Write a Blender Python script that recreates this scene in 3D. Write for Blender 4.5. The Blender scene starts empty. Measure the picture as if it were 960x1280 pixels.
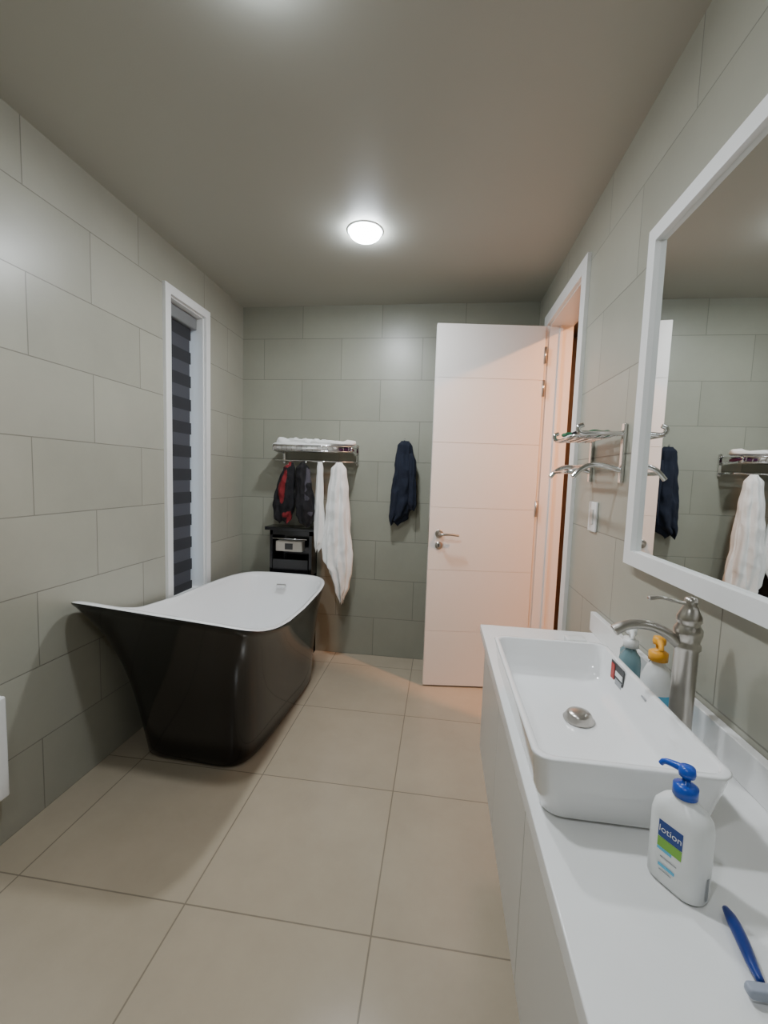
import bpy, bmesh, math, random
from mathutils import Vector, Matrix, noise
random.seed(3)
XL,XR,D,H,YF=-1.521,.627,3.145,2.60,-1.3
SC=bpy.context.scene
COL=SC.collection
# ---------------------------------------------------------------- materials
def newmat(name):
    m=bpy.data.materials.new(name); m.use_nodes=True
    return m,m.node_tree.nodes,m.node_tree.links,m.node_tree.nodes['Principled BSDF']
def mat(name,col,rough=.5,metal=0.,bump=0.,bscale=40.,var=0.,vscale=6.,spec=.5,coat=0.,trans=0.,sheen=0.):
    m,N,L,B=newmat(name)
    B.inputs['Base Color'].default_value=(*col,1); B.inputs['Roughness'].default_value=rough
    B.inputs['Metallic'].default_value=metal; B.inputs['Specular IOR Level'].default_value=spec
    B.inputs['Coat Weight'].default_value=coat; B.inputs['Transmission Weight'].default_value=trans
    B.inputs['Sheen Weight'].default_value=sheen
    tc=N.new('ShaderNodeTexCoord')
    if var>0:
        n=N.new('ShaderNodeTexNoise'); n.inputs['Scale'].default_value=vscale; n.inputs['Detail'].default_value=4
        r=N.new('ShaderNodeMix'); r.data_type='RGBA'
        r.inputs[6].default_value=(*[c*(1-var) for c in col],1); r.inputs[7].default_value=(*[min(1,c*(1+var)) for c in col],1)
        L.new(tc.outputs['Object'],n.inputs['Vector']); L.new(n.outputs['Fac'],r.inputs[0]); L.new(r.outputs[2],B.inputs['Base Color'])
    if bump>0:
        n=N.new('ShaderNodeTexNoise'); n.inputs['Scale'].default_value=bscale; n.inputs['Detail'].default_value=3
        b=N.new('ShaderNodeBump'); b.inputs['Strength'].default_value=bump; b.inputs['Distance'].default_value=.004
        L.new(tc.outputs['Object'],n.inputs['Vector']); L.new(n.outputs['Fac'],b.inputs['Height']); L.new(b.outputs['Normal'],B.inputs['Normal'])
    return m
def emit(name,col,s):
    m,N,L,B=newmat(name)
    B.inputs['Base Color'].default_value=(*col,1)
    B.inputs['Emission Color'].default_value=(*col,1); B.inputs['Emission Strength'].default_value=s
    return m
def tile(name,axis,off,c1,c2,mort,w,h,offset,rough,var=.06,zoff=0.,mort_size=.0024):
    m,N,L,B=newmat(name)
    tc=N.new('ShaderNodeTexCoord'); sp=N.new('ShaderNodeSeparateXYZ'); cb=N.new('ShaderNodeCombineXYZ')
    L.new(tc.outputs['Object'],sp.inputs[0])
    a=N.new('ShaderNodeMath'); a.operation='SUBTRACT'; a.inputs[1].default_value=off-w*20
    b=N.new('ShaderNodeMath'); b.operation='SUBTRACT'; b.inputs[1].default_value=zoff-(h*20 if axis=='F' else 0)
    L.new(sp.outputs['Y' if axis=='Y' else 'X'],a.inputs[0]); L.new(sp.outputs['Y' if axis=='F' else 'Z'],b.inputs[0])
    L.new(a.outputs[0],cb.inputs[0]); L.new(b.outputs[0],cb.inputs[1])
    br=N.new('ShaderNodeTexBrick'); br.offset=offset; br.offset_frequency=2; br.squash=1
    br.inputs['Scale'].default_value=1; br.inputs['Brick Width'].default_value=w; br.inputs['Row Height'].default_value=h
    br.inputs['Mortar Size'].default_value=mort_size; br.inputs['Mortar Smooth'].default_value=.3; br.inputs['Bias'].default_value=0
    br.inputs['Color1'].default_value=(*c1,1); br.inputs['Color2'].default_value=(*c2,1); br.inputs['Mortar'].default_value=(*mort,1)
    L.new(cb.outputs[0],br.inputs['Vector'])
    n=N.new('ShaderNodeTexNoise'); n.inputs['Scale'].default_value=2.5; n.inputs['Detail'].default_value=8; n.inputs['Roughness'].default_value=.65
    L.new(tc.outputs['Object'],n.inputs['Vector'])
    mr=N.new('ShaderNodeMapRange'); mr.inputs[1].default_value=.3; mr.inputs[2].default_value=.7; mr.inputs[3].default_value=1-var; mr.inputs[4].default_value=1+var
    L.new(n.outputs['Fac'],mr.inputs[0])
    vm=N.new('ShaderNodeVectorMath'); vm.operation='SCALE'
    L.new(br.outputs['Color'],vm.inputs[0]); L.new(mr.outputs[0],vm.inputs['Scale']); L.new(vm.outputs[0],B.inputs['Base Color'])
    B.inputs['Roughness'].default_value=rough
    bp=N.new('ShaderNodeBump'); bp.inputs['Strength'].default_value=.5; bp.inputs['Distance'].default_value=.002; bp.invert=True
    L.new(br.outputs['Fac'],bp.inputs['Height']); L.new(bp.outputs['Normal'],B.inputs['Normal'])
    return m
WC1,WC2,WM=(.362,.355,.292),(.392,.384,.318),(.22,.214,.177)
M_wl=tile('wall_tile_left','Y',1.72,WC1,WC2,WM,.592,.296,.5,.32)
M_wr=tile('wall_tile_right','Y',1.60,WC1,WC2,WM,.592,.296,.5,.32)
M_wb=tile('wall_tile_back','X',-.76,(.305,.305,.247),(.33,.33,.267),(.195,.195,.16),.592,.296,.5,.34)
M_fl=tile('floor_tile','F',-.748,(.43,.365,.270),(.455,.385,.288),(.25,.212,.158),.6,.6,0,.21,.07,1.16,.0028)
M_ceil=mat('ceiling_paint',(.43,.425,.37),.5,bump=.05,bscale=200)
M_white=mat('white_lacquer',(.66,.64,.60),.3)
M_trim=mat('white_trim_paint',(.84,.84,.83),.35)
M_door=mat('white_door_paint',(.83,.81,.78),.38,bump=.02,bscale=30)
M_counter=mat('white_quartz',(.86,.86,.85),.18,var=.03,vscale=14)
M_cer=mat('white_ceramic',(.92,.92,.92),.06,coat=.4)
M_acr=mat('white_acrylic',(.92,.92,.92),.15,coat=.3)
M_blk=mat('black_gloss_acrylic',(.0025,.002,.002),.09,spec=.45)
M_nick=mat('brushed_nickel',(.50,.47,.43),.28,metal=1,bump=.03,bscale=150)
M_chr=mat('chrome',(.75,.75,.75),.12,metal=1)
M_mir=mat('mirror_silver',(.88,.9,.89),.005,metal=1)
M_towel=mat('white_terry',(.84,.84,.82),.95,bump=.6,bscale=160,sheen=.3)
M_navy=mat('navy_fabric',(.006,.010,.024),.9,bump=.4,bscale=90)
M_black=mat('black_fabric',(.007,.006,.008),.9,bump=.4,bscale=90)
M_red=mat('red_fabric',(.18,.008,.012),.85,bump=.4,bscale=90)
M_grfab=mat('grey_fabric',(.06,.055,.07),.9,bump=.4,bscale=90)
M_bcab=mat('black_cabinet_gloss',(.008,.008,.009),.15)
M_bplas=mat('blue_plastic',(.01,.08,.50),.3)
M_lblab=mat('dark_blue_label',(.01,.05,.25),.4)
M_wplas=mat('white_plastic',(.84,.85,.84),.3)
M_yel=mat('yellow_plastic',(.88,.40,.02),.35)
M_lblue=mat('light_blue_liquid',(.12,.50,.75),.25)
M_teal=mat('teal_translucent_plastic',(.30,.48,.52),.2,trans=.4)
M_grn=mat('green_label',(.20,.45,.05),.4)
M_grey=mat('grey_print',(.35,.36,.37),.5)
M_dk=mat('dark_print',(.03,.03,.03),.4)
M_redp=mat('red_print',(.45,.03,.02),.4)
M_brown=mat('dark_brown_wood',(.045,.028,.02),.5,var=.3,vscale=12)
M_hall=mat('hall_wall_paint',(.62,.50,.40),.7)
M_purple=mat('purple_fabric',(.12,.03,.10),.9)
M_green=mat('green_fabric',(.03,.16,.08),.9)
# ---------------------------------------------------------------- helpers
def group(name,loc=(0,0,0)):
    e=bpy.data.objects.new(name,None); e.location=loc; e.empty_display_size=.1; COL.objects.link(e); return e
def par(o,p):
    if p is not None:
        o.parent=p; o.matrix_parent_inverse=Matrix.Translation(-Vector(p.location)) if p.rotation_euler.z==0 else Matrix.Identity(4)
    return o
def mesh(name,verts,faces,mats,parent=None,smooth=True,fm=None):
    me=bpy.data.meshes.new(name); me.from_pydata([tuple(v) for v in verts],[],faces)
    if not isinstance(mats,(list,tuple)): mats=[mats]
    for m in mats: me.materials.append(m)
    if fm:
        for p,i in zip(me.polygons,fm): p.material_index=i
    bm=bmesh.new(); bm.from_mesh(me)
    bmesh.ops.recalc_face_normals(bm,faces=bm.faces); bm.to_mesh(me); bm.free()
    for p in me.polygons: p.use_smooth=smooth
    o=bpy.data.objects.new(name,me); COL.objects.link(o); return par(o,parent)
def box(name,a,b,m,parent=None,bev=0.,seg=2):
    bm=bmesh.new(); bmesh.ops.create_cube(bm,size=1)
    for v in bm.verts: v.co=Vector([(a[i]+b[i])/2+v.co[i]*(b[i]-a[i]) for i in range(3)])
    if bev>0: bmesh.ops.bevel(bm,geom=bm.edges[:],offset=bev,segments=seg,profile=.5,affect='EDGES')
    me=bpy.data.meshes.new(name); bm.to_mesh(me); bm.free(); me.materials.append(m)
    o=bpy.data.objects.new(name,me); COL.objects.link(o)
    if bev>0:
        for p in me.polygons: p.use_smooth=True
        md=o.modifiers.new('wn','WEIGHTED_NORMAL')
    return par(o,parent)
def boxes(name,lst,m,parent=None):
    V=[];F=[]
    for a,b in lst:
        i=len(V)
        for x in (a[0],b[0]):
            for y in (a[1],b[1]):
                for z in (a[2],b[2]): V.append((x,y,z))
        F+=[(i,i+1,i+3,i+2),(i+4,i+6,i+7,i+5),(i,i+4,i+5,i+1),(i+2,i+3,i+7,i+6),(i,i+2,i+6,i+4),(i+1,i+5,i+7,i+3)]
    return mesh(name,V,F,m,parent,smooth=False)
def loft(name,rings,mats,parent=None,caps=(True,True),smooth=True,ringmat=None,closed=True):
    V=[];F=[];fm=[];n=len(rings[0])
    for r in rings: V+=list(r)
    for i in range(len(rings)-1):
        for j in range(n if closed else n-1):
            k=(j+1)%n
            F.append((i*n+j,i*n+k,(i+1)*n+k,(i+1)*n+j)); fm.append(ringmat[i] if ringmat else 0)
    for c,ri in ((caps[0],0),(caps[1],len(rings)-1)):
        if c:
            cen=sum((Vector(v) for v in rings[ri]),Vector())/n; V.append(cen); ci=len(V)-1
            for j in range(n):
                F.append((ri*n+j,ri*n+(j+1)%n,ci)); fm.append((ringmat[0] if ri==0 else ringmat[-1]) if ringmat else 0)
    return mesh(name,V,F,mats,parent,smooth,fm)
def circ(c,r,n=32,axis='Z',sx=1,sy=1):
    o=[]
    for i in range(n):
        a=2*math.pi*i/n; u=r*math.cos(a)*sx; v=r*math.sin(a)*sy
        o.append(Vector(c)+(Vector((u,v,0)) if axis=='Z' else Vector((0,u,v)) if axis=='X' else Vector((u,0,v))))
    return o
def lathe(name,c,prof,m,parent=None,n=32,axis='Z',sx=1,sy=1,ringmat=None):
    rings=[]
    for r,h in prof:
        off={'Z':(0,0,h),'X':(h,0,0),'Y':(0,h,0)}[axis]
        rings.append(circ(Vector(c)+Vector(off),max(r,1e-4),n,axis,sx,sy))
    return loft(name,rings,m,parent,ringmat=ringmat)
def tube(name,pts,rad,m,parent=None,n=12,flat=1.,smooth_pts=0):
    P=[Vector(p) for p in pts]
    R=rad if isinstance(rad,(list,tuple)) else [rad]*len(P)
    for _ in range(smooth_pts):
        Q=[P[0]];S=[R[0]]
        for i in range(len(P)-1):
            Q+=[P[i]*.75+P[i+1]*.25,P[i]*.25+P[i+1]*.75]; S+=[R[i]*.75+R[i+1]*.25,R[i]*.25+R[i+1]*.75]
        Q.append(P[-1]);S.append(R[-1]);P=Q;R=S
    T=(P[1]-P[0]).normalized(); up=Vector((0,0,1)) if abs(T.z)<.9 else Vector((0,1,0))
    U=(up-T*up.dot(T)).normalized(); rings=[]
    for i,p in enumerate(P):
        t=(P[min(i+1,len(P)-1)]-P[max(i-1,0)])
        if t.length<1e-9: t=T
        T=t.normalized(); U=(U-T*U.dot(T)).normalized(); W=T.cross(U)
        rings.append([p+(U*math.sin(a)*flat+W*math.cos(a))*R[i] for a in [2*math.pi*k/n for k in range(n)]])
    return loft(name,rings,m,parent)
def rrect(cx,cy,hx,hy,r,z,n=8):
    o=[]
    for qx,qy,a0 in ((1,1,0),(-1,1,90),(-1,-1,180),(1,-1,270)):
        for k in range(n+1):
            a=math.radians(a0+90*k/n)
            o.append(Vector((cx+qx*(hx-r)+r*math.cos(a),cy+qy*(hy-r)+r*math.sin(a),z)))
    return o
def interp(L,t):
    for (t0,*a),(t1,*b) in zip(L,L[1:]):
        if t<=t1:
            k=(t-t0)/(t1-t0) if t1>t0 else 0; k=max(0,min(1,k)); k=k*k*(3-2*k)
            return [x+(y-x)*k for x,y in zip(a,b)]
    return list(L[-1][1:])
def drape(name,c,z0,z1,prof,folds,amp,seed,mats,parent=None,hem=.03,rows=70,cols=144,matf=None,crump=.008,cs=16):
    rings=[]
    for i in range(rows+1):
        t=i/rows; w,d,dx=interp(prof,t); ring=[]
        for j in range(cols):
            a=2*math.pi*j/cols
            ph=seed+1.2*math.sin(2.2*t+seed)+.5*noise.noise(Vector((seed,t*3,0)))
            pl=1-abs(math.sin(folds*a/2+ph))**.8*2
            pl2=math.sin((folds+3)*a-ph*1.7+2*t)
            f=1+amp*min(1,.35+t)*(-pl*.6+.4*pl2)
            x=c[0]+dx+w/2*math.cos(a)*(1+.3*(f-1)); y=c[1]+d/2*math.sin(a)*f
            z=z0+(z1-z0)*t-hem*t*t*(math.sin(2*a+seed)*.6+.4*math.sin(folds*a+seed))
            p=Vector((x,y,z)); q=Vector((p.x*cs+seed*7,p.y*cs,p.z*cs*.55))
            k=(.5-abs(noise.noise(q)))*crump*2*min(1,w/.08)+noise.noise(q*2.3)*crump*.6
            p+=Vector((math.cos(a)*.6,math.sin(a),0))*k
            ring.append(p)
        rings.append(ring)
    o=loft(name,rings,mats,parent)
    if matf:
        for p in o.data.polygons: p.material_index=matf(p.center)
    return o
def soft(name,a,b,m,parent=None,amp=.006,seed=0,cuts=10,fs=9):
    bm=bmesh.new(); bmesh.ops.create_cube(bm,size=2); bmesh.ops.subdivide_edges(bm,edges=bm.edges[:],cuts=cuts,use_grid_fill=True)
    c=[(a[i]+b[i])/2 for i in range(3)];h=[(b[i]-a[i])/2 for i in range(3)]
    for v in bm.verts:
        p=v.co.copy(); L=(abs(p.x)**6+abs(p.y)**6+abs(p.z)**4)**(1/6)
        if L>1: p/=L
        q=Vector([c[i]+p[i]*h[i] for i in range(3)])
        up=max(0,p.z*.5+.5)
        q+=Vector((noise.noise(q*fs+Vector((seed,0,0))),noise.noise(q*fs+Vector((0,seed,5))),noise.noise(q*fs*1.3+Vector((seed,3,0)))*up))*amp
        v.co=q
    me=bpy.data.meshes.new(name); bm.to_mesh(me); bm.free(); me.materials.append(m)
    for p in me.polygons: p.use_smooth=True
    o=bpy.data.objects.new(name,me); COL.objects.link(o); return par(o,parent)
# ---------------------------------------------------------------- room shell
WY0,WY1,WZ0,WZ1=2.245,2.60,.60,2.33
boxes('wall_left',[((XL-.16,YF,0),(XL,WY0,H)),((XL-.16,WY1,0),(XL,D,H)),((XL-.16,WY0,0),(XL,WY1,WZ0)),((XL-.16,WY0,WZ1),(XL,WY1,H))],M_wl)
DY0,DY1,DZ=2.165,2.835,2.34
boxes('wall_right',[((XR,YF,0),(XR+.14,DY0,H)),((XR,DY1,0),(XR+.14,D,H)),((XR,DY0,DZ),(XR+.14,DY1,H))],M_wr)
boxes('wall_back',[((XL-.16,D,0),(XR+.14,D+.12,H))],M_wb)
boxes('wall_front',[((XL-.16,YF-.12,0),(XR+.14,YF,H))],M_wb)
boxes('floor',[((XL-.16,YF-.12,-.1),(3.2,5.2,0))],M_fl)
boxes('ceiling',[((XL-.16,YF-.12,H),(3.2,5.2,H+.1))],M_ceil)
boxes('wall_hall',[((2.1,.9,0),(2.2,5.2,H)),((XR+.14,5.1,0),(2.1,5.2,H)),((XR+.14,.9,0),(2.1,1.0,H)),((XR+.14,D+.12,0),(XR+.18,5.1,H))],M_hall)
hd=group('hall_wardrobe',(1.2,3.9,0))
box('carcass',(.82,3.6,0),(1.75,4.3,2.5),M_brown,hd,.004)
box('leaf_1',(.83,3.575,.05),(1.28,3.598,2.47),M_brown,hd,.003)
box('leaf_2',(1.29,3.575,.05),(1.74,3.598,2.47),M_brown,hd,.003)
# window
w=group('window_1',(XL,2.42,1.45))
t=.048
boxes('casing',[((XL,WY0-t,WZ0-t),(XL+.018,WY0,WZ1+t)),((XL,WY1,WZ0-t),(XL+.018,WY1+t,WZ1+t)),((XL,WY0,WZ1),(XL+.018,WY1,WZ1+t)),((XL,WY0,WZ0-t),(XL+.018,WY1,WZ0))],M_trim,w)
boxes('reveal',[((XL-.155,WY0,WZ0),(XL,WY0+.008,WZ1)),((XL-.155,WY1-.008,WZ0),(XL,WY1,WZ1)),((XL-.155,WY0,WZ1-.008),(XL,WY1,WZ1)),((XL-.155,WY0,WZ0),(XL,WY1,WZ0+.008))],M_trim,w)
boxes('sash',[((XL-.15,WY0+.008,WZ0+.008),(XL-.12,WY0+.04,WZ1-.008)),((XL-.15,WY1-.04,WZ0+.008),(XL-.12,WY1-.008,WZ1-.008)),((XL-.15,WY0+.04,WZ1-.04),(XL-.12,WY1-.04,WZ1-.008)),((XL-.15,WY0+.04,WZ0+.008),(XL-.12,WY1-.04,WZ0+.04))],M_trim,w)
M_glass=mat('frosted_glass',(.8,.9,.95),.3,trans=1.)
box('pane',(XL-.138,WY0+.03,WZ0+.03),(XL-.132,WY1-.03,WZ1-.03),M_glass,w)
M_bd=mat('blind_dark_fabric',(.026,.027,.033),.8); M_bm=mat('blind_mid_fabric',(.062,.065,.08),.8); M_bc=mat('blind_cassette',(.20,.205,.21),.5)
bl=w
box('blind_cassette',(XL-.105,WY0+.012,WZ1-.085),(XL-.035,WY1-.012,WZ1-.012),M_bc,bl,.01)
V=[];F=[];fm=[]
k=0; zz=WZ1-.085
while zz>WZ0+.06:
    z2=zz-.072; ye=WY1-.045-(.014 if k%2 else 0)
    x=XL-.060
    i=len(V); V+=[(x,WY0+.010,zz),(x,ye,zz),(x,ye,z2),(x,WY0+.010,z2)]; F.append((i,i+1,i+2,i+3)); fm.append(k%2); k+=1; zz=z2
mesh('blind_fabric',V,F,[M_bd,M_bm],bl,False,fm)
box('blind_bottom_rail',(XL-.085,WY0+.014,zz-.025),(XL-.058,WY1-.05,zz),M_bc,bl,.006)
# door casing + lining
dt=group('trim_door',(XR,2.5,0))
boxes('architrave',[((XR-.018,DY0-.065,0),(XR,DY0+.004,DZ+.065)),((XR-.018,DY1-.004,0),(XR,DY1+.065,DZ+.065)),((XR-.018,DY0+.004,DZ-.004),(XR,DY1-.004,DZ+.065))],M_trim,dt)
boxes('lining',[((XR,DY0,0),(XR+.14,DY0+.012,DZ)),((XR,DY1-.012,0),(XR+.14,DY1,DZ)),((XR,DY0+.012,DZ-.012),(XR+.14,DY1-.012,DZ))],M_trim,dt)
boxes('stop',[((XR+.06,DY1-.025,0),(XR+.075,DY1-.012,DZ-.012)),((XR+.06,DY0+.012,0),(XR+.075,DY0+.025,DZ-.012))],M_trim,dt)
# door leaf
hinge=Vector((XR-.024,2.815,0)); free=Vector((-.06,2.735,0))
dr=group('door_1',hinge); L=(free-hinge).length; ang=math.atan2(-(free-hinge).y,-(free-hinge).x)
dr.rotation_euler=(0,0,ang)
def dpar(o): o.parent=dr; return o
TH=.04
dpar(box('core',(-L,0,.012),(0,TH,2.325),M_door))
zs=[.012,.38,.785,1.19,1.60,2.0,2.325]
for i in range(6):
    dpar(box('skin_front_%d'%(i+1),(-L,-.004,zs[i]+(.001 if i else 0)),(0,0,zs[i+1]-(.001 if i<5 else 0)),M_door,None,.0004,1))
for zc in (.25,1.2,1.95,2.15):
    dpar(lathe('hinge_knuckle',(.004,-.006,zc-.05),[(0,0),(.008,0),(.008,.1),(0,.1)],M_nick,n=12))
lx=-L+.065
dpar(lathe('rose',(lx,-.004,1.02),[(0,0),(.026,0),(.026,-.008),(.022,-.01),(0,-.01)],M_nick,axis='Y'))
dpar(tube('lever',[(lx,-.012,1.02),(lx,-.045,1.02),(lx+.02,-.052,1.02),(lx+.06,-.052,1.022),(lx+.12,-.05,1.016)],[.009,.009,.009,.008,.007],M_nick,smooth_pts=2))
dpar(lathe('escutcheon',(lx,-.004,.945),[(0,0),(.024,0),(.024,-.006),(.01,-.008),(0,-.008)],M_nick,axis='Y'))
dpar(box('keyway',(lx-.003,-.016,.935),(lx+.003,-.012,.955),M_dk))
dpar(box('latch_plate',(-L-.002,.008,.93),(-L+.001,.032,1.12),M_nick))
# downlights
for i,(x,y) in enumerate([(-.43,2.22),(-.48,1.02),(-.45,-.3)]):
    g=group('ceiling_downlight' if i==0 else 'ceiling_downlight.%03d'%i,(x,y,H))
    lathe('bezel',(x,y,H),[(.092,0),(.091,-.003),(.086,-.005),(.080,-.005),(.078,-.003),(.074,-.002)],M_trim,g,n=40)
    E=[115,100,30][i]
    lathe('diffuser',(x,y,H),[(.078,-.002),(.0775,-.012),(.074,-.022),(.064,-.030),(.048,-.035),(.025,-.038),(0,-.039)],emit('led_glow_%d'%i,(.84,.92,1.),E),g,n=40)
    ld=bpy.data.lights.new('downlight_lamp','AREA'); ld.shape='DISK'; ld.size=.12; ld.energy=[14,11,7][i]; ld.color=(.93,.97,1.)
    lo=bpy.data.objects.new('lamp',ld); lo.location=(x,y,H-.043); COL.objects.link(lo); par(lo,g)
ld=bpy.data.lights.new('hall_lamp','AREA'); ld.shape='DISK'; ld.size=.09; ld.energy=50; ld.color=(1.,.43,.18)
g=group('hall_downlight',(1.3,1.9,H)); lo=bpy.data.objects.new('lamp',ld); lo.location=(1.3,1.9,H-.02); COL.objects.link(lo); par(lo,g)
lathe('bezel',(1.3,1.9,H),[(.1,0),(.1,-.01),(.085,-.012),(0,-.012)],M_trim,g)
# ---------------------------------------------------------------- bathtub
tb=group('freestanding_bathtub',(-1.08,2.25,0))
def sup(a,n):
    c,s=math.cos(a),math.sin(a); return math.copysign(abs(c)**(2/n),c),math.copysign(abs(s)**(2/n),s)
NA=160
YR0,YR1=1.47,2.93
PIV=Vector((-1.08,2.25,0)); RT=Matrix.Rotation(-.045,3,'Z')
def rt(p): return PIV+RT@(p-PIV)+Vector((.008,0,0))
def rimpt(a):
    ux,uy=sup(a,9 if math.sin(a)<0 else 4.5); y=(YR0+YR1)/2+(YR1-YR0)/2*uy; x=-1.092-.024*uy+(.390-.034*uy)*ux
    k=max(0,min(1.02,(2.15-y)/.68))
    z=.645+.165*k**1.9
    if uy<0: z+=(-.024*ux)*max(0,min(1,(1.9-y)/.4))
    return Vector((x,y,z)),ux,uy
def bpt(a):
    ux,uy=sup(a,6 if math.sin(a)<0 else 4.5); return Vector((-1.100+.285*ux,2.295+.53*uy,0))
A=[2*math.pi*i/NA-.19*math.sin(4*(2*math.pi*i/NA)) for i in range(NA)]
def gfun(t): return .5*t+.5*t**3.6
def ext(a,t):
    R_,_,_=rimpt(a); B_=bpt(a); p=B_+(R_-B_)*gfun(t); p.z=R_.z*t; return p
C0=Vector((-1.095,2.25,0))
rings=[];rm=[]
ts=[0,.02,.06,.12,.2,.3,.4,.5,.6,.7,.78,.85,.91,.96,1]
for t_ in ts:
    r=[]
    for a in A:
        p=ext(a,t_)
        if t_==0: p=p+(Vector((C0.x,C0.y,0))-p)*.03
        r.append(p)
    rings.append(r); rm.append(0)
r0=[];r1=[];r2=[]
for a in A:
    R_,ux,uy=rimpt(a)
    p=R_.copy(); p.z+=.006; r0.append(p)
    p=R_.copy(); p.x-=ux*.004;p.y-=uy*.004;p.z+=.009; r1.append(p)
    p=R_.copy(); p.x-=ux*.022;p.y-=uy*.022;p.z+=.009; r2.append(p)
rings+=[r0,r1,r2]; rm+=[1,1,1]
for t_ in (.985,.96,.92,.86,.78,.68,.58,.48,.40,.34):
    r=[]
    for a in A:
        _,ux,uy=rimpt(a); p=ext(a,t_); k=.028 if t_>.5 else .028+(.5-t_)*.25
        p.x-=ux*k; p.y-=uy*(k+.006); r.append(p)
    rings.append(r); rm.append(1)
last=rings[-1]
rings.append([Vector((C0.x+(v.x-C0.x)*.9,C0.y+(v.y-C0.y)*.94,.185)) for v in last]); rm.append(1)
rings.append([Vector((C0.x+(v.x-C0.x)*.5,C0.y+(v.y-C0.y)*.5,.172)) for v in last]); rm.append(1)
rings=[[rt(v) for v in r] for r in rings]
loft('tub_shell',rings,[M_blk,M_acr],tb,ringmat=rm)
box('overflow_plate',(-1.12,2.838,.568),(-1.05,2.858,.592),M_chr,tb,.006)
lathe('drain',(-1.085,2.45,.174),[(0,0),(.03,0),(.03,.005),(.02,.009),(0,.01)],M_chr,tb)
# ---------------------------------------------------------------- black cabinet
bc=group('black_bath_cabinet',(-1.07,3.05,0))
bx0,bx1,by0,by1=-1.235,-.915,3.0,3.14
boxes('body',[((bx0,by0,0),(bx0+.02,by1,.955)),((bx1-.02,by0,0),(bx1,by1,.955)),((bx0,by1-.015,0),(bx1,by1,.955)),((bx0,by0,.0),(bx1,by1,.62)),((bx0,by0,.92),(bx1,by1,.955))],M_bcab,bc)
box('top',(bx0-.03,by0-.03,.955),(bx1+.03,by1+.0,.98),M_bcab,bc,.004)
box('drawer_front',(bx0+.025,by0-.008,.63),(bx1-.025,by0+.01,.74),M_bcab,bc,.004)
box('tray',(bx0+.05,by0-.012,.80),(bx1-.07,by0+.06,.875),mat('beige_panel',(.40,.37,.32),.4),bc,.004)
box('tray_label',(bx0+.12,by0-.014,.815),(bx1-.14,by0-.012,.86),M_dk,bc)
tube('pull',[(bx0+.03,by0-.02,.895),(bx1-.03,by0-.02,.895)],.004,M_chr,bc)
# ---------------------------------------------------------------- towel rack back wall
def rack(name,parent_loc,x0,x1,y0,y1,z):
    g=group(name,parent_loc)
    for k in range(6):
        y=y0+(y1-.03-y0)*k/5
        tube('rod_%d'%k,[(x0,y,z),(x1,y,z)],.0045,M_chr,g,8)
    tube('front_rail',[(x0,y0-.01,z+.035),(x1,y0-.01,z+.035)],.006,M_chr,g,8)
    for k in range(15):
        x=x0+.02+(x1-x0-.04)*k/14; tube('bar_%d'%k,[(x,y0,z),(x,y0-.01,z+.035)],.003,M_chr,g,6)
    for x in (x0,x1):
        tube('arm',[(x,y1,z-.01),(x,y0-.01,z),(x,y0-.012,z+.035),(x,y1,z+.04)],.007,M_chr,g,8,smooth_pts=1)
        box('bracket',(x-.008,y1-.012,z-.09),(x+.012,y1+.0,z+.06),M_chr,g,.003)
        tube('lower_arm',[(x,y1,z-.07),(x,y0+.05,z-.07)],.006,M_chr,g,8)
    tube('hook_bar',[(x0,y0+.05,z-.07),(x1,y0+.05,z-.07)],.006,M_chr,g,8)
    return g
rb=rack('towel_rack',(-.9,3.1,1.53),-1.185,-.62,2.93,D-.002,1.535)
for k,x in enumerate((-1.08,-.96,-.84,-.72)):
    tube('hook_%d'%k,[(x,2.975,1.462),(x,2.965,1.44),(x,2.95,1.425),(x,2.935,1.44)],.004,M_chr,rb,8,smooth_pts=1)
ft=group('folded_towel',(-.95,3.03,1.56))
soft('fold_1',(-1.20,2.925,1.541),(-.72,3.11,1.590),M_towel,ft,.018,1,14,16)
soft('fold_2',(-1.18,2.94,1.580),(-.90,3.10,1.618),M_towel,ft,.022,7,12,16)
soft('fold_3',(-.93,2.94,1.582),(-.62,3.10,1.612),M_towel,ft,.022,4,12,16)
rc=group('folded_clothes',(-.66,3.02,1.56))
soft('cloth_1',(-.715,2.93,1.541),(-.63,3.08,1.562),M_purple,rc,.008,2,8,20)
soft('cloth_2',(-.70,2.925,1.562),(-.64,3.08,1.577),M_grfab,rc,.006,9,8,20)
# hanging items
yh=2.955
def jm(c): 
    n_=noise.noise(Vector((c.x*16,c.y*8,c.z*6)))
    return 1 if (n_>-.08 and c.x<-1.06) else 0
drape('red_black_jacket',(-1.095,yh+.01),1.455,1.03,[(0,.03,.03,.03),(.1,.08,.06,.01),(.4,.12,.09,-.01),(.7,.14,.09,-.02),(.9,.12,.08,-.03),(1,.05,.05,-.03)],5,.3,1.2,[M_black,M_red],matf=jm,crump=.014)
def jm2(c): return 1 if (noise.noise(Vector((c.x*10,c.y*8,c.z*16+4)))>.15 and c.x>-.94) else 0
drape('black_jacket',(-.972,yh-.01),1.455,1.0,[(0,.03,.03,0),(.1,.09,.07,0),(.4,.12,.10,.01),(.8,.13,.10,.025),(.93,.10,.08,.03),(1,.03,.04,.04)],5,.3,4.4,[M_black,M_grfab],matf=jm2,crump=.014,hem=.015)
drape('hand_towel',(-.848,yh-.01),1.46,.84,[(0,.03,.03,0),(.08,.045,.04,0),(.4,.06,.05,.0),(.75,.075,.05,.005),(.92,.06,.05,.0),(1,.02,.03,-.01)],4,.3,2.2,M_towel,hem=.03,crump=.004)
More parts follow.
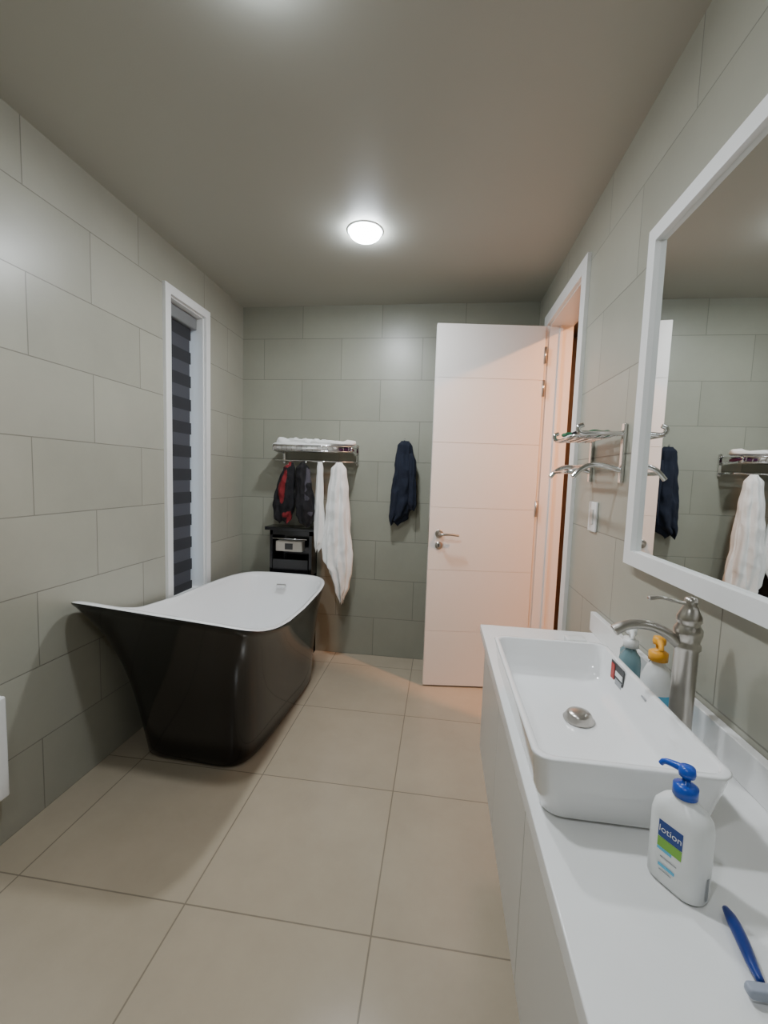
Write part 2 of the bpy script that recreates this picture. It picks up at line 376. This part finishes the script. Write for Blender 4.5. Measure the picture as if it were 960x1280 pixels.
drape('bath_towel',(-.715,yh),1.46,.48,[(0,.04,.03,0),(.05,.10,.05,0),(.2,.14,.07,0),(.45,.17,.09,0),(.62,.20,.09,.005),(.72,.20,.09,.01),(.80,.15,.08,.03),(.9,.10,.07,.04),(1,.03,.04,.045)],7,.42,5.1,M_towel,hem=.04,rows=110,crump=.008,cs=13)
nh=group('navy_jacket',(-.27,3.08,1.3))
drape('jacket',(-.275,3.085),1.63,1.04,[(0,.05,.04,.01),(.06,.10,.06,.01),(.3,.13,.08,.01),(.7,.15,.08,0),(.9,.13,.08,-.02),(1,.05,.05,-.05)],5,.3,.6,M_navy,nh,hem=.03,crump=.012)
drape('sleeve',(-.205,3.06),1.54,1.14,[(0,.03,.03,-.01),(.15,.05,.05,0),(.9,.055,.045,.01),(1,.03,.03,.01)],4,.25,2.6,M_navy,nh,hem=.01,crump=.008)
tube('wall_hook',[(-.27,3.143,1.635),(-.27,3.10,1.62),(-.27,3.085,1.645)],.006,M_chr,nh)
# ---------------------------------------------------------------- vanity
va=group('bathroom_vanity',(.4,.6,0))
CX,CY0,CY1,CZ=.182,-.75,1.70,.80
box('countertop',(CX,CY0,CZ-.035),(XR-.001,CY1,CZ),M_counter,va,.003)
box('trim_backsplash',(XR-.022,CY0,CZ+.0005),(XR-.001,CY1+.03,CZ+.075),M_counter,None,.002)
CB=.30
box('carcass',(.222,CY0+.01,CB),(XR-.002,CY1-.012,CZ-.035),M_white,va)
edges=[-.74,-.36,.03,.45,.86,1.27,1.688]
for i in range(6):
    box('drawer_front_%d'%(i+1),(.203,edges[i]+.002,CB),(.221,edges[i+1]-.002,CZ-.062),M_white,va,.0015)
# basin
bs=group('vessel_basin',(.33,.965,CZ))
bcx,bcy,hx,hy,zt,zb=.328,.972,.155,.279,.925,CZ+.001
R=[rrect(bcx,bcy,hx-.035,hy-.035,.03,zb),rrect(bcx,bcy,hx-.026,hy-.026,.035,zb+.006),rrect(bcx,bcy,hx-.012,hy-.012,.035,zb+.05),rrect(bcx,bcy,hx-.002,hy-.002,.03,zt-.008),
   rrect(bcx,bcy,hx,hy,.03,zt-.002),rrect(bcx,bcy,hx-.002,hy-.002,.03,zt),rrect(bcx,bcy,hx-.012,hy-.012,.025,zt),rrect(bcx,bcy,hx-.014,hy-.014,.025,zt-.003),
   rrect(bcx,bcy,hx-.018,hy-.022,.03,zt-.04),rrect(bcx,bcy,hx-.024,hy-.034,.035,zt-.07),rrect(bcx,bcy,hx-.036,hy-.05,.035,zt-.084),rrect(bcx,bcy,hx-.07,hy-.10,.03,zt-.089),rrect(bcx,bcy,.02,.02,.018,zt-.092)]
loft('bowl',R,M_cer,bs)
lathe('drain_cap',(bcx+.01,.99,zt-.091),[(.0,0),(.033,.0),(.034,.004),(.028,.010),(.028,.014),(.024,.019),(.012,.022),(0,.0225)],M_nick,bs)
xi=bcx+hx-.0165
box('label_sticker',(xi-.003,1.075,zt-.060),(xi-.0015,1.150,zt-.004),M_dk,bs)
box('label_red',(xi-.0045,1.127,zt-.05),(xi-.003,1.147,zt-.010),M_redp,bs)
box('label_white',(xi-.0045,1.080,zt-.034),(xi-.003,1.120,zt-.022),M_wplas,bs)
box('label_text',(xi-.0045,1.082,zt-.055),(xi-.003,1.118,zt-.04),M_grey,bs)
box('maker_mark',(xi-.002,.965,zt-.02),(xi-.0005,.985,zt-.016),M_grey,bs)
# faucet
fx,fy=.541,.972
fa=group('basin_faucet',(fx,fy,CZ))
lathe('body',(fx,fy,CZ),[(0,0),(.034,0),(.034,.006),(.030,.014),(.024,.022),(.0225,.03),(.0225,.225),(.026,.23),(.026,.238),(.0225,.243),(.024,.25),(.027,.262),(.027,.272),(.022,.28),(.021,.285),(.024,.29),(.023,.30),(.016,.315),(.011,.325),(.013,.331),(.011,.339),(0,.343)],M_nick,fa)
tube('spout',[(fx-.015,fy,CZ+.235),(fx-.045,fy,CZ+.262),(fx-.085,fy,CZ+.276),(fx-.125,fy,CZ+.272),(fx-.150,fy,CZ+.256)],[.012,.011,.0105,.0105,.012],M_nick,fa,16,smooth_pts=2)
tube('lever',[(fx,fy,CZ+.325),(fx-.03,fy,CZ+.330),(fx-.06,fy,CZ+.338),(fx-.085,fy,CZ+.333)],[.007,.006,.006,.0075],M_nick,fa,12,flat=.6,smooth_pts=2)
# bottles
def pump(cx,cy,z,m,parent,ang,s=1.):
    lathe('collar',(cx,cy,z),[(0,0),(.017*s,0),(.017*s,.016*s),(.012*s,.019*s),(.006*s,.021*s),(.0055*s,.034*s),(0,.034*s)],m,parent,24)
    d=Vector((math.cos(ang),math.sin(ang),0))
    lathe('head',(cx,cy,z+.032*s),[(0,0),(.011*s,0),(.012*s,.006*s),(.0105*s,.014*s),(0,.0155*s)],m,parent,20)
    c=Vector((cx,cy,z+.040*s)); tube('nozzle',[c,c+d*.018*s,c+d*.033*s+Vector((0,0,-.003*s)),c+d*.037*s+Vector((0,0,-.010*s))],[.0065*s,.0055*s,.0045*s,.004*s],m,parent,12,smooth_pts=1)
lx_,ly_,bs_=.366,.628,.95
lo_=group('lotion_bottle',(lx_,ly_,CZ))
rotb=math.radians(-58); Rm=Matrix.Rotation(rotb,3,'Z')
rings=[]
for hxx,hyy,r,z in [(.036,.022,.021,0),(.040,.026,.023,.004),(.0405,.0265,.023,.06),(.0405,.0265,.023,.105),(.038,.026,.023,.118),(.030,.022,.0205,.129),(.020,.016,.0155,.136),(.014,.014,.0135,.140),(.014,.014,.0135,.146)]:
    rings.append([Vector((lx_,ly_,CZ+.0005))+Rm@(v*bs_) for v in rrect(0,0,hxx,hyy,r,z,6)])
loft('bottle',rings,M_wplas,lo_)
pump(lx_,ly_,CZ+.144*bs_,M_bplas,lo_,math.radians(130),.92)
def onb(name,u0,u1,z0,z1,m,d=.0270):
    c=[(u0,-d,z0),(u1,-d,z0),(u1,-d,z1),(u0,-d,z1)]
    return mesh(name,[Vector((lx_,ly_,CZ))+Rm@(Vector(v)*bs_) for v in c],[(0,1,2,3)],m,lo_,False)
onb('label_blue',-.0175,.0175,.076,.102,M_lblab); onb('label_green',-.0175,.0175,.060,.0755,M_grn); onb('label_light',-.0175,.004,.055,.0598,M_lblue); onb('label_text',-.012,.012,.045,.047,M_grey)
onb('label_line',-.014,.010,.030,.035,M_lblue); onb('label_line_2',-.012,.006,.024,.026,M_grey)
c=[(.0408,-.003,.010),(.0408,.003,.010),(.0408,.003,.045),(.0408,-.003,.045)]
mesh('label_barcode',[Vector((lx_,ly_,CZ))+Rm@(Vector(v)*bs_) for v in c],[(0,1,2,3)],M_grey,lo_,False)
tcu=bpy.data.curves.new('txt','FONT'); tcu.body='lotion'; tcu.size=.0135; tcu.align_x='CENTER'; tcu.align_y='CENTER'
to=bpy.data.objects.new('label_lettering',tcu); COL.objects.link(to)
M4=Matrix.Translation(Vector((lx_,ly_,CZ))+Rm@(Vector((0,-.0274,.089))*bs_))@Matrix.Rotation(rotb,4,'Z')@Matrix.Rotation(math.pi/2,4,'X')
dg=bpy.context.evaluated_depsgraph_get(); me=bpy.data.meshes.new_from_object(to.evaluated_get(dg)); bpy.data.objects.remove(to)
me.transform(M4); me.materials.clear(); me.materials.append(M_wplas); to=bpy.data.objects.new('label_lettering',me); COL.objects.link(to); par(to,lo_)
b2=group('hand_soap_bottle',(.56,1.10,CZ))
lathe('bottle',(.550,1.10,CZ),[(0,0),(.036,0),(.039,.004),(.039,.070),(.038,.085),(.036,.105),(.026,.13),(.015,.143),(.015,.150),(0,.150)],[M_lblue,M_wplas],b2,sy=.9,sx=.9,ringmat=[0,0,0,1,1,1,1,1,1])
pump(.550,1.10,CZ+.148,M_yel,b2,math.radians(250),1.25)
b3=group('mouthwash_bottle',(.55,1.23,CZ))
lathe('bottle',(.540,1.225,CZ),[(0,0),(.026,0),(.028,.004),(.028,.085),(.025,.105),(.013,.122),(.013,.132),(0,.132)],M_teal,b3)
pump(.540,1.225,CZ+.13,M_wplas,b3,math.radians(250),1.15)
b4=group('dark_spray_bottle',(.58,1.17,CZ))
lathe('bottle',(.583,1.175,CZ),[(0,0),(.015,0),(.016,.003),(.016,.11),(.010,.12),(.010,.145),(0,.146)],M_dk,b4)
b5=group('facial_toner_bottle',(.57,1.31,CZ))
lathe('bottle',(.572,1.31,CZ),[(0,0),(.021,0),(.022,.003),(.022,.09),(.012,.102),(.012,.104),(.0145,.105),(.0145,.128),(0,.129)],[M_teal,M_wplas],b5,ringmat=[0,0,0,0,0,1,1,1])
so=group('soap_bar',(.5,1.56,CZ)); soft('bar',(.47,1.545,CZ+.001),(.54,1.60,CZ+.022),M_wplas,so,.001,3,8)
# razor
rz=group('disposable_razor',(.395,.53,CZ))
tube('handle',[(.409,.592,CZ+.007),(.407,.575,CZ+.009),(.401,.545,CZ+.010),(.393,.515,CZ+.011),(.389,.498,CZ+.014)],[.004,.0075,.0075,.006,.004],mat('navy_blue_plastic',(.01,.035,.22),.3),rz,12,smooth_pts=1)
soft('head',(.368,.482,CZ+.006),(.408,.495,CZ+.018),mat('razor_grey',(.30,.33,.40),.3),rz,.0003,3,6)
# ---------------------------------------------------------------- mirror
mi=group('wall_mirror',(XR,.8,1.65))
MY0,MY1,MZ0,MZ1=-.05,1.455,1.125,2.14; fw=.045; X1=XR-.001
boxes('frame',[((X1-.03,MY0,MZ0),(X1,MY1,MZ0+fw)),((X1-.03,MY0,MZ1-fw),(X1,MY1,MZ1)),((X1-.03,MY0,MZ0+fw),(X1,MY0+fw,MZ1-fw)),((X1-.03,MY1-fw,MZ0+fw),(X1,MY1,MZ1-fw))],M_trim,mi)
box('glass',(X1-.014,MY0+fw-.003,MZ0+fw-.003),(X1-.002,MY1-fw+.003,MZ1-fw+.003),M_mir,mi)
# ---------------------------------------------------------------- right wall rack
rr=group('swivel_towel_shelf',(XR,1.75,1.5))
for k in range(5):
    x=.595-.12*k/4; tube('rod_%d'%k,[(x,1.585,1.545),(x,1.90,1.545)],.005,M_chr,rr,8)
for y in (1.585,1.90):
    tube('arm',[(XR-.001,y,1.55),(.52,y,1.55),(.475,y,1.545),(.465,y,1.57),(.485,y,1.578)],.008,M_chr,rr,8,smooth_pts=2)
    tube('lower_arm',[(XR-.001,y,1.42),(.54,y,1.445),(.49,y,1.43),(.46,y,1.395)],.009,M_chr,rr,8,smooth_pts=2)
    box('wall_plate',(XR-.012,y-.012,1.38),(XR-.001,y+.012,1.585),M_chr,rr,.003)
tube('towel_bar',[(.475,1.585,1.415),(.475,1.90,1.415)],.007,M_chr,rr,8)
tube('towel_bar_2',[(.545,1.585,1.44),(.545,1.90,1.44)],.007,M_chr,rr,8)
fc=group('folded_washcloths',(.54,1.77,1.56))
soft('cloth_1',(.49,1.72,1.551),(.59,1.89,1.562),M_towel,fc,.006,2,8,20)
soft('cloth_2',(.49,1.80,1.562),(.58,1.885,1.576),M_green,fc,.008,5,8,20)
soft('cloth_3',(.50,1.72,1.562),(.59,1.79,1.572),M_black,fc,.006,8,8,20)
soft('cloth_4',(.52,1.64,1.551),(.60,1.70,1.566),M_green,fc,.006,3,8,20)
sw=group('light_switch',(XR,1.84,1.24)); box('plate',(XR-.009,1.79,1.18),(XR-.001,1.875,1.30),M_trim,sw,.002); box('rocker',(XR-.013,1.815,1.21),(XR-.009,1.85,1.27),M_white,sw,.0015)
wh=group('white_wall_box',(XL,1.1,.36)); box('case',(XL+.001,.85,.20),(XL+.05,1.25,.57),M_trim,wh,.008); boxes('front_slots',[((XL+.05,.9,.24+.03*k),(XL+.052,1.2,.248+.03*k)) for k in range(5)],M_grey,wh)  # unidentified white object on the left wall; box shape and slots are guessed
# ---------------------------------------------------------------- world
W=bpy.data.worlds.new('world'); SC.world=W; W.use_nodes=True
bg=W.node_tree.nodes['Background']; bg.inputs[0].default_value=(.55,.72,.95,1); bg.inputs[1].default_value=1.6
# ---------------------------------------------------------------- camera
f,yaw,pit,rol,ch=533.6,.1291,.0847,.0327,1.378
Fv=Vector((-math.sin(yaw)*math.cos(pit),math.cos(yaw)*math.cos(pit),-math.sin(pit)))
R0=Vector((math.cos(yaw),math.sin(yaw),0));U0=R0.cross(Fv)
Rv=R0*math.cos(rol)+U0*math.sin(rol);Uv=-R0*math.sin(rol)+U0*math.cos(rol)
cd=bpy.data.cameras.new('camera'); cam=bpy.data.objects.new('camera',cd); COL.objects.link(cam)
M=Matrix((( Rv.x,Uv.x,-Fv.x,0),(Rv.y,Uv.y,-Fv.y,0),(Rv.z,Uv.z,-Fv.z,ch),(0,0,0,1))); cam.matrix_world=M
cd.sensor_fit='VERTICAL'; cd.sensor_height=24; cd.lens=f/1280*24; cd.clip_start=.02
SC.camera=cam
